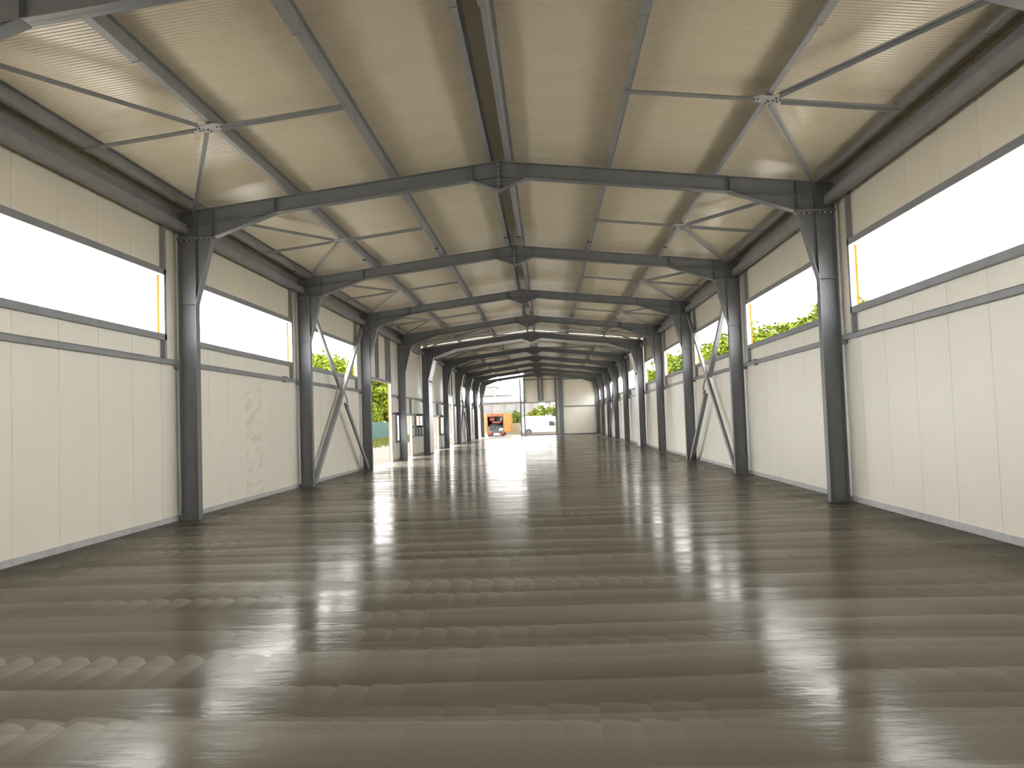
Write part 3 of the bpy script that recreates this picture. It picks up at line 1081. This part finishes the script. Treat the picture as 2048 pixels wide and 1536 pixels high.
for x in (-1.52, 2.25):
    n = 12
    arc = [(x + 0.42 * math.cos(math.pi * i / n), 0.32 + 0.42 * math.sin(math.pi * i / n)) for i in range(n + 1)]
    MB().prism(arc, -0.012, 0.0).build('wheel_arch', BLACK, vn)
    wheel('wheel', vn, (x, 0.08, 0.33), 0.33, 0.2, 'y')

# ------------------------------------------------------------------ fence of pale boards
fn = tag(empty('board_fence', (-4.6, 97.0, ZG)), 'pale horizontal board fence behind the truck and van', 'fence')
bm_ = MB().box(0, 8.4, 0, 0.03, 0, 0.135).mesh('board', WOODL)
for i in range(10):
    place('board', bm_, fn, (0, (i % 2) * 0.006, 0.02 + i * 0.146))
for x in (0.0, 1.55, 3.1, 4.65, 6.2, 7.75):
    MB().box(x, x + 0.1, 0.04, 0.12, 0, 1.5).build('fence_post', WOODL, fn)
    MB().box(x + 0.45, x + 0.5, -0.02, -0.002, 0, 1.48).build('fence_batten', WOODL, fn)

# ------------------------------------------------------------------ buildings
STUCCO = mottled('pale_stucco', (0.118, 0.108, 0.095), (0.132, 0.12, 0.106), 1.0, 0.85, spec=0.05)
STUCCO2 = mottled('white_stucco', (0.135, 0.132, 0.126), (0.15, 0.147, 0.14), 1.0, 0.85, spec=0.05)
PALEROOF = mottled('pale_roof_sheet', (0.17, 0.17, 0.17), (0.2, 0.2, 0.2), 1.0, 0.6)
PILASTER = new_mat('grey_pilaster', (0.085, 0.082, 0.078), 0.8)
PANE = new_mat('window_pane', (0.07, 0.072, 0.075), 0.5)

bd = tag(empty('factory_building', (-22, 120.0, ZG)), 'long pale two-storey building behind the orange truck', 'building')
MB().box(0, 21.5, 0, 12, 0, 4.6).build('wall', STUCCO, bd)
MB().box(-0.2, 21.7, -0.25, 12, 4.6, 4.85).build('cornice', PILASTER, bd)
MB().prism([(0, 4.85), (12, 4.85), (6, 5.7)], 0, 19.0, 'x').build('roof', PALEROOF, bd)
for x in (11.9, 14.1, 16.1, 18.0, 20.2):
    MB().box(x, x + 0.14, -0.12, 0, 0, 4.6).build('pilaster', PILASTER, bd)


def bwin(parent, x, z, w, h, n, fr, y=-0.06):
    o = MB().box(x, x + w, y, 0, z, z + h).build('window', fr, parent)
    pw = (w - 0.06 * (n + 1)) / n
    for i in range(n):
        a = x + 0.06 + i * (pw + 0.06)
        MB().box(a, a + pw, y - 0.012, y, z + 0.06, z + h - 0.06).build('pane', PANE, o)


for x, w, n in ((13.1, 0.65, 2), (15.0, 0.65, 2), (16.6, 1.25, 4), (19.0, 0.6, 2), (20.8, 0.5, 1), (11.0, 0.6, 2)):
    bwin(bd, x, 3.28, w, 0.75, n, STUCCO2)
    bwin(bd, x, 1.1, w, 0.85, n, STUCCO2)

ap = tag(empty('apartment_block', (-24, 170.0, ZG)), 'pale apartment block with balconies rising far behind the truck', 'building')
MB().box(0, 13.6, 0, 12, 0, 9.3).build('wall', STUCCO2, ap)
MB().box(13.6, 16.8, 2, 12, 0, 7.4).build('wing', STUCCO2, ap)
MB().box(-0.3, 13.9, -0.5, 12, 9.3, 9.6).build('roof_slab', PILASTER, ap)
MB().box(13.6, 17.0, 1.6, 12, 7.4, 7.6).build('wing_roof', PILASTER, ap)
for z in (6.4, 7.9):
    for x in (10.9, 12.3, 9.2):
        bwin(ap, x, z, 0.8, 0.75, 2, STUCCO, -0.08)
for x in (13.9, 14.6, 15.4, 16.2):
    MB().box(x, x + 0.4, 1.95, 2.0, 5.7, 7.0).build('window', PANE, ap)
for z in (7.4, 5.9):
    MB().box(9.0, 13.4, -1.0, 0, z, z + 0.12).build('balcony', STUCCO, ap)

# ------------------------------------------------------------------ teal sheet fence and grass on the left
TEAL = mottled('teal_sheet', (0.030, 0.062, 0.054), (0.042, 0.078, 0.068), 2.0, 0.6, spec=0.05)
tf = tag(empty('sheet_fence', (-16, 62, ZG)), 'teal metal sheet fence seen through the tall left doorway', 'fence')
m = MB()
n = 20
for i in range(n):
    y = i * 0.1
    m.box(0, 0.02 + (0.03 if i % 2 else 0), y, y + 0.1, 0, 2.1)
sh = m.mesh('fence_sheet', TEAL)
for i in range(14):
    place('fence_sheet', sh, tf, (0, i * 2.02, 0))
for i in range(0, 15):
    MB().rod((-0.06, i * 2.02 - 0.01, 0), (-0.06, i * 2.02 - 0.01, 2.15), 0.03, 6).build('fence_post', GREYM, tf)

LEAF = mottled('leaf', (0.058, 0.078, 0.006), (0.092, 0.110, 0.010), 0.9, 0.6, spec=0.05)
LEAF2 = mottled('leaf_deep', (0.038, 0.060, 0.008), (0.062, 0.086, 0.011), 0.9, 0.6, spec=0.05)
LEAF3 = mottled('leaf_yellow', (0.075, 0.064, 0.012), (0.10, 0.08, 0.018), 0.9, 0.6, spec=0.05)
for lm in (LEAF, LEAF2, LEAF3):
    lm.node_tree.nodes['Principled BSDF'].inputs['Subsurface Weight'].default_value = 0.0
BARK = mottled('bark', (0.09, 0.07, 0.05), (0.14, 0.11, 0.08), 6.0, 0.9, spec=0.05)
GRASS = mottled('grass_blade', (0.05, 0.058, 0.012), (0.075, 0.078, 0.022), 1.5, 0.8, spec=0.05)

gm = MB()
rng = random.Random(3)
for i in range(2600):
    y = rng.uniform(60, 92)
    x = -15.8 + rng.uniform(0, 2.6) * rng.random() * 1.4
    h = rng.uniform(0.2, 0.75)
    a = rng.uniform(0, math.pi)
    w = rng.uniform(0.03, 0.07)
    dx, dy = math.cos(a) * w, math.sin(a) * w
    lx, ly = rng.uniform(-.15, .15), rng.uniform(-.15, .15)
    gm.quad([(x - dx, y - dy, ZG), (x + dx, y + dy, ZG), (x + lx, y + ly, ZG + h)], [(0, 1, 2)])
go = stuff(gm.build('grass', GRASS))
go['label'] = 'tall grass along the foot of the teal sheet fence'
go['category'] = 'grass'


# ------------------------------------------------------------------ trees
def foliage_mesh(seed, leaf, rx, rz, nblob, nleaf, size):
    rng = random.Random(seed)
    m = MB()
    blobs = []
    for i in range(nblob):
        a, t = rng.uniform(0, 2 * math.pi), rng.uniform(-1, 1)
        rr = rng.uniform(0.35, 0.8)
        blobs.append((rx * rr * math.cos(a) * math.sqrt(1 - t * t), rx * rr * math.sin(a) * math.sqrt(1 - t * t), rz * rr * t, rng.uniform(0.25, 0.45) * rx))
    for i in range(nleaf):
        bx, by, bz, br = blobs[i % nblob]
        u = Vector((rng.gauss(0, 1), rng.gauss(0, 1), rng.gauss(0, 1))).normalized() * br * rng.uniform(0.55, 1.05)
        c = Vector((bx, by, bz)) + Vector((u.x, u.y, u.z * 0.9))
        n1 = Vector((rng.gauss(0, 1), rng.gauss(0, 1), rng.gauss(0, 1))).normalized()
        n2 = n1.cross(Vector((rng.gauss(0, 1), rng.gauss(0, 1), rng.gauss(0, 1)))).normalized()
        s = size * rng.uniform(0.6, 1.3)
        m.quad([c - n1 * s, c - n2 * s * 0.45, c + n1 * s, c + n2 * s * 0.45], [(0, 1, 2, 3)])
    return m.mesh('foliage', leaf)


FOL = {
    'round': foliage_mesh(1, LEAF, 3.0, 3.2, 26, 5200, 0.20),
    'deep': foliage_mesh(2, LEAF2, 2.8, 3.4, 26, 5200, 0.20),
    'yellow': foliage_mesh(5, LEAF3, 1.6, 2.2, 18, 2600, 0.13),
    'young': foliage_mesh(6, LEAF, 1.3, 2.2, 16, 2600, 0.12),
}
TRUNK = MB().rod((0, 0, 0), (0, 0, 1), 0.16, 8, 0.07).mesh('trunk', BARK, True)


def tree(kind, x, y, h, label, group=None, spread=1.0):
    r = empty('tree', (x, y, ZG), random.uniform(0, 6.28))
    tag(r, label, 'tree', group)
    base_r = {'round': 3.2, 'deep': 3.4, 'yellow': 2.2, 'young': 2.2}[kind]
    s = h * 0.36 / base_r
    small = kind in ('young', 'yellow') or h < 5
    f = place('foliage', FOL[kind], r, (0, 0, h * (0.5 if small else 0.62)))
    f.scale = (s * spread, s * spread, s * (1.35 if small else 1.0))
    stuff(f)
    t = place('trunk', TRUNK, r)
    t.scale = (h / 7, h / 7, h * 0.75)


for i, (y, h, lab) in enumerate(((47, 9.0, 'tree top just peeking into the nearest right window'), (60, 11.2, 'tallest green tree behind the second right window'),
                                 (66, 10.6, 'middle green tree behind the second right window'), (73, 10.6, 'low green tree at the far end of the second right window'),
                                 (84, 11.0, 'green tree behind the upper right cross brace'), (95, 12.2, 'green tree behind the third right window'),
                                 (106, 11.6, 'green tree behind the fourth right window, nearer side'), (119, 12.6, 'green tree behind the fourth right window, farther side'),
                                 (133, 13.5, 'green tree behind the fifth right window'), (150, 12.5, 'green tree behind the sixth right window'))):
    tree('round' if i % 3 else 'deep', 22 + (i % 2) * 2.2, y, h, lab, 'trees beyond the right wall', 1.35)
for i, (x, y, h, lab) in enumerate(((-23, 80, 10.4, 'rounded green tree behind the left cross brace'), (-25, 92, 10.8, 'second green tree behind the left cross brace'),
                                    (-18.6, 85, 8.6, 'bushy green tree filling the tall left doorway'), (-19.6, 93, 9.4, 'taller green tree at the far side of the left doorway'),
                                    (-18.7, 83, 4.6, 'low green bush behind the near end of the teal fence'), (-18.8, 91, 4.4, 'low green bush behind the far end of the teal fence'))):
    tree('round', x, y, h, lab, 'trees beyond the left wall', 1.3)
for (k, x, y, h, lab) in (('deep', -3.6, 104, 3.5, 'dark green bush between the truck and the van'), ('yellow', -1.6, 106, 3.3, 'orange-brown shrub behind the rear of the van'),
                          ('young', -0.5, 105, 4.3, 'slender young tree behind the van'), ('young', 0.9, 105, 4.8, 'yellow-green tree above the middle of the van'),
                          ('yellow', 2.0, 106, 4.5, 'yellow tree at the right edge of the end doorway'), ('young', -5.3, 108, 3.1, 'small green tree peeking over the truck box')):
    tree(k, x, y, h, lab, 'trees behind the van', 1.25)
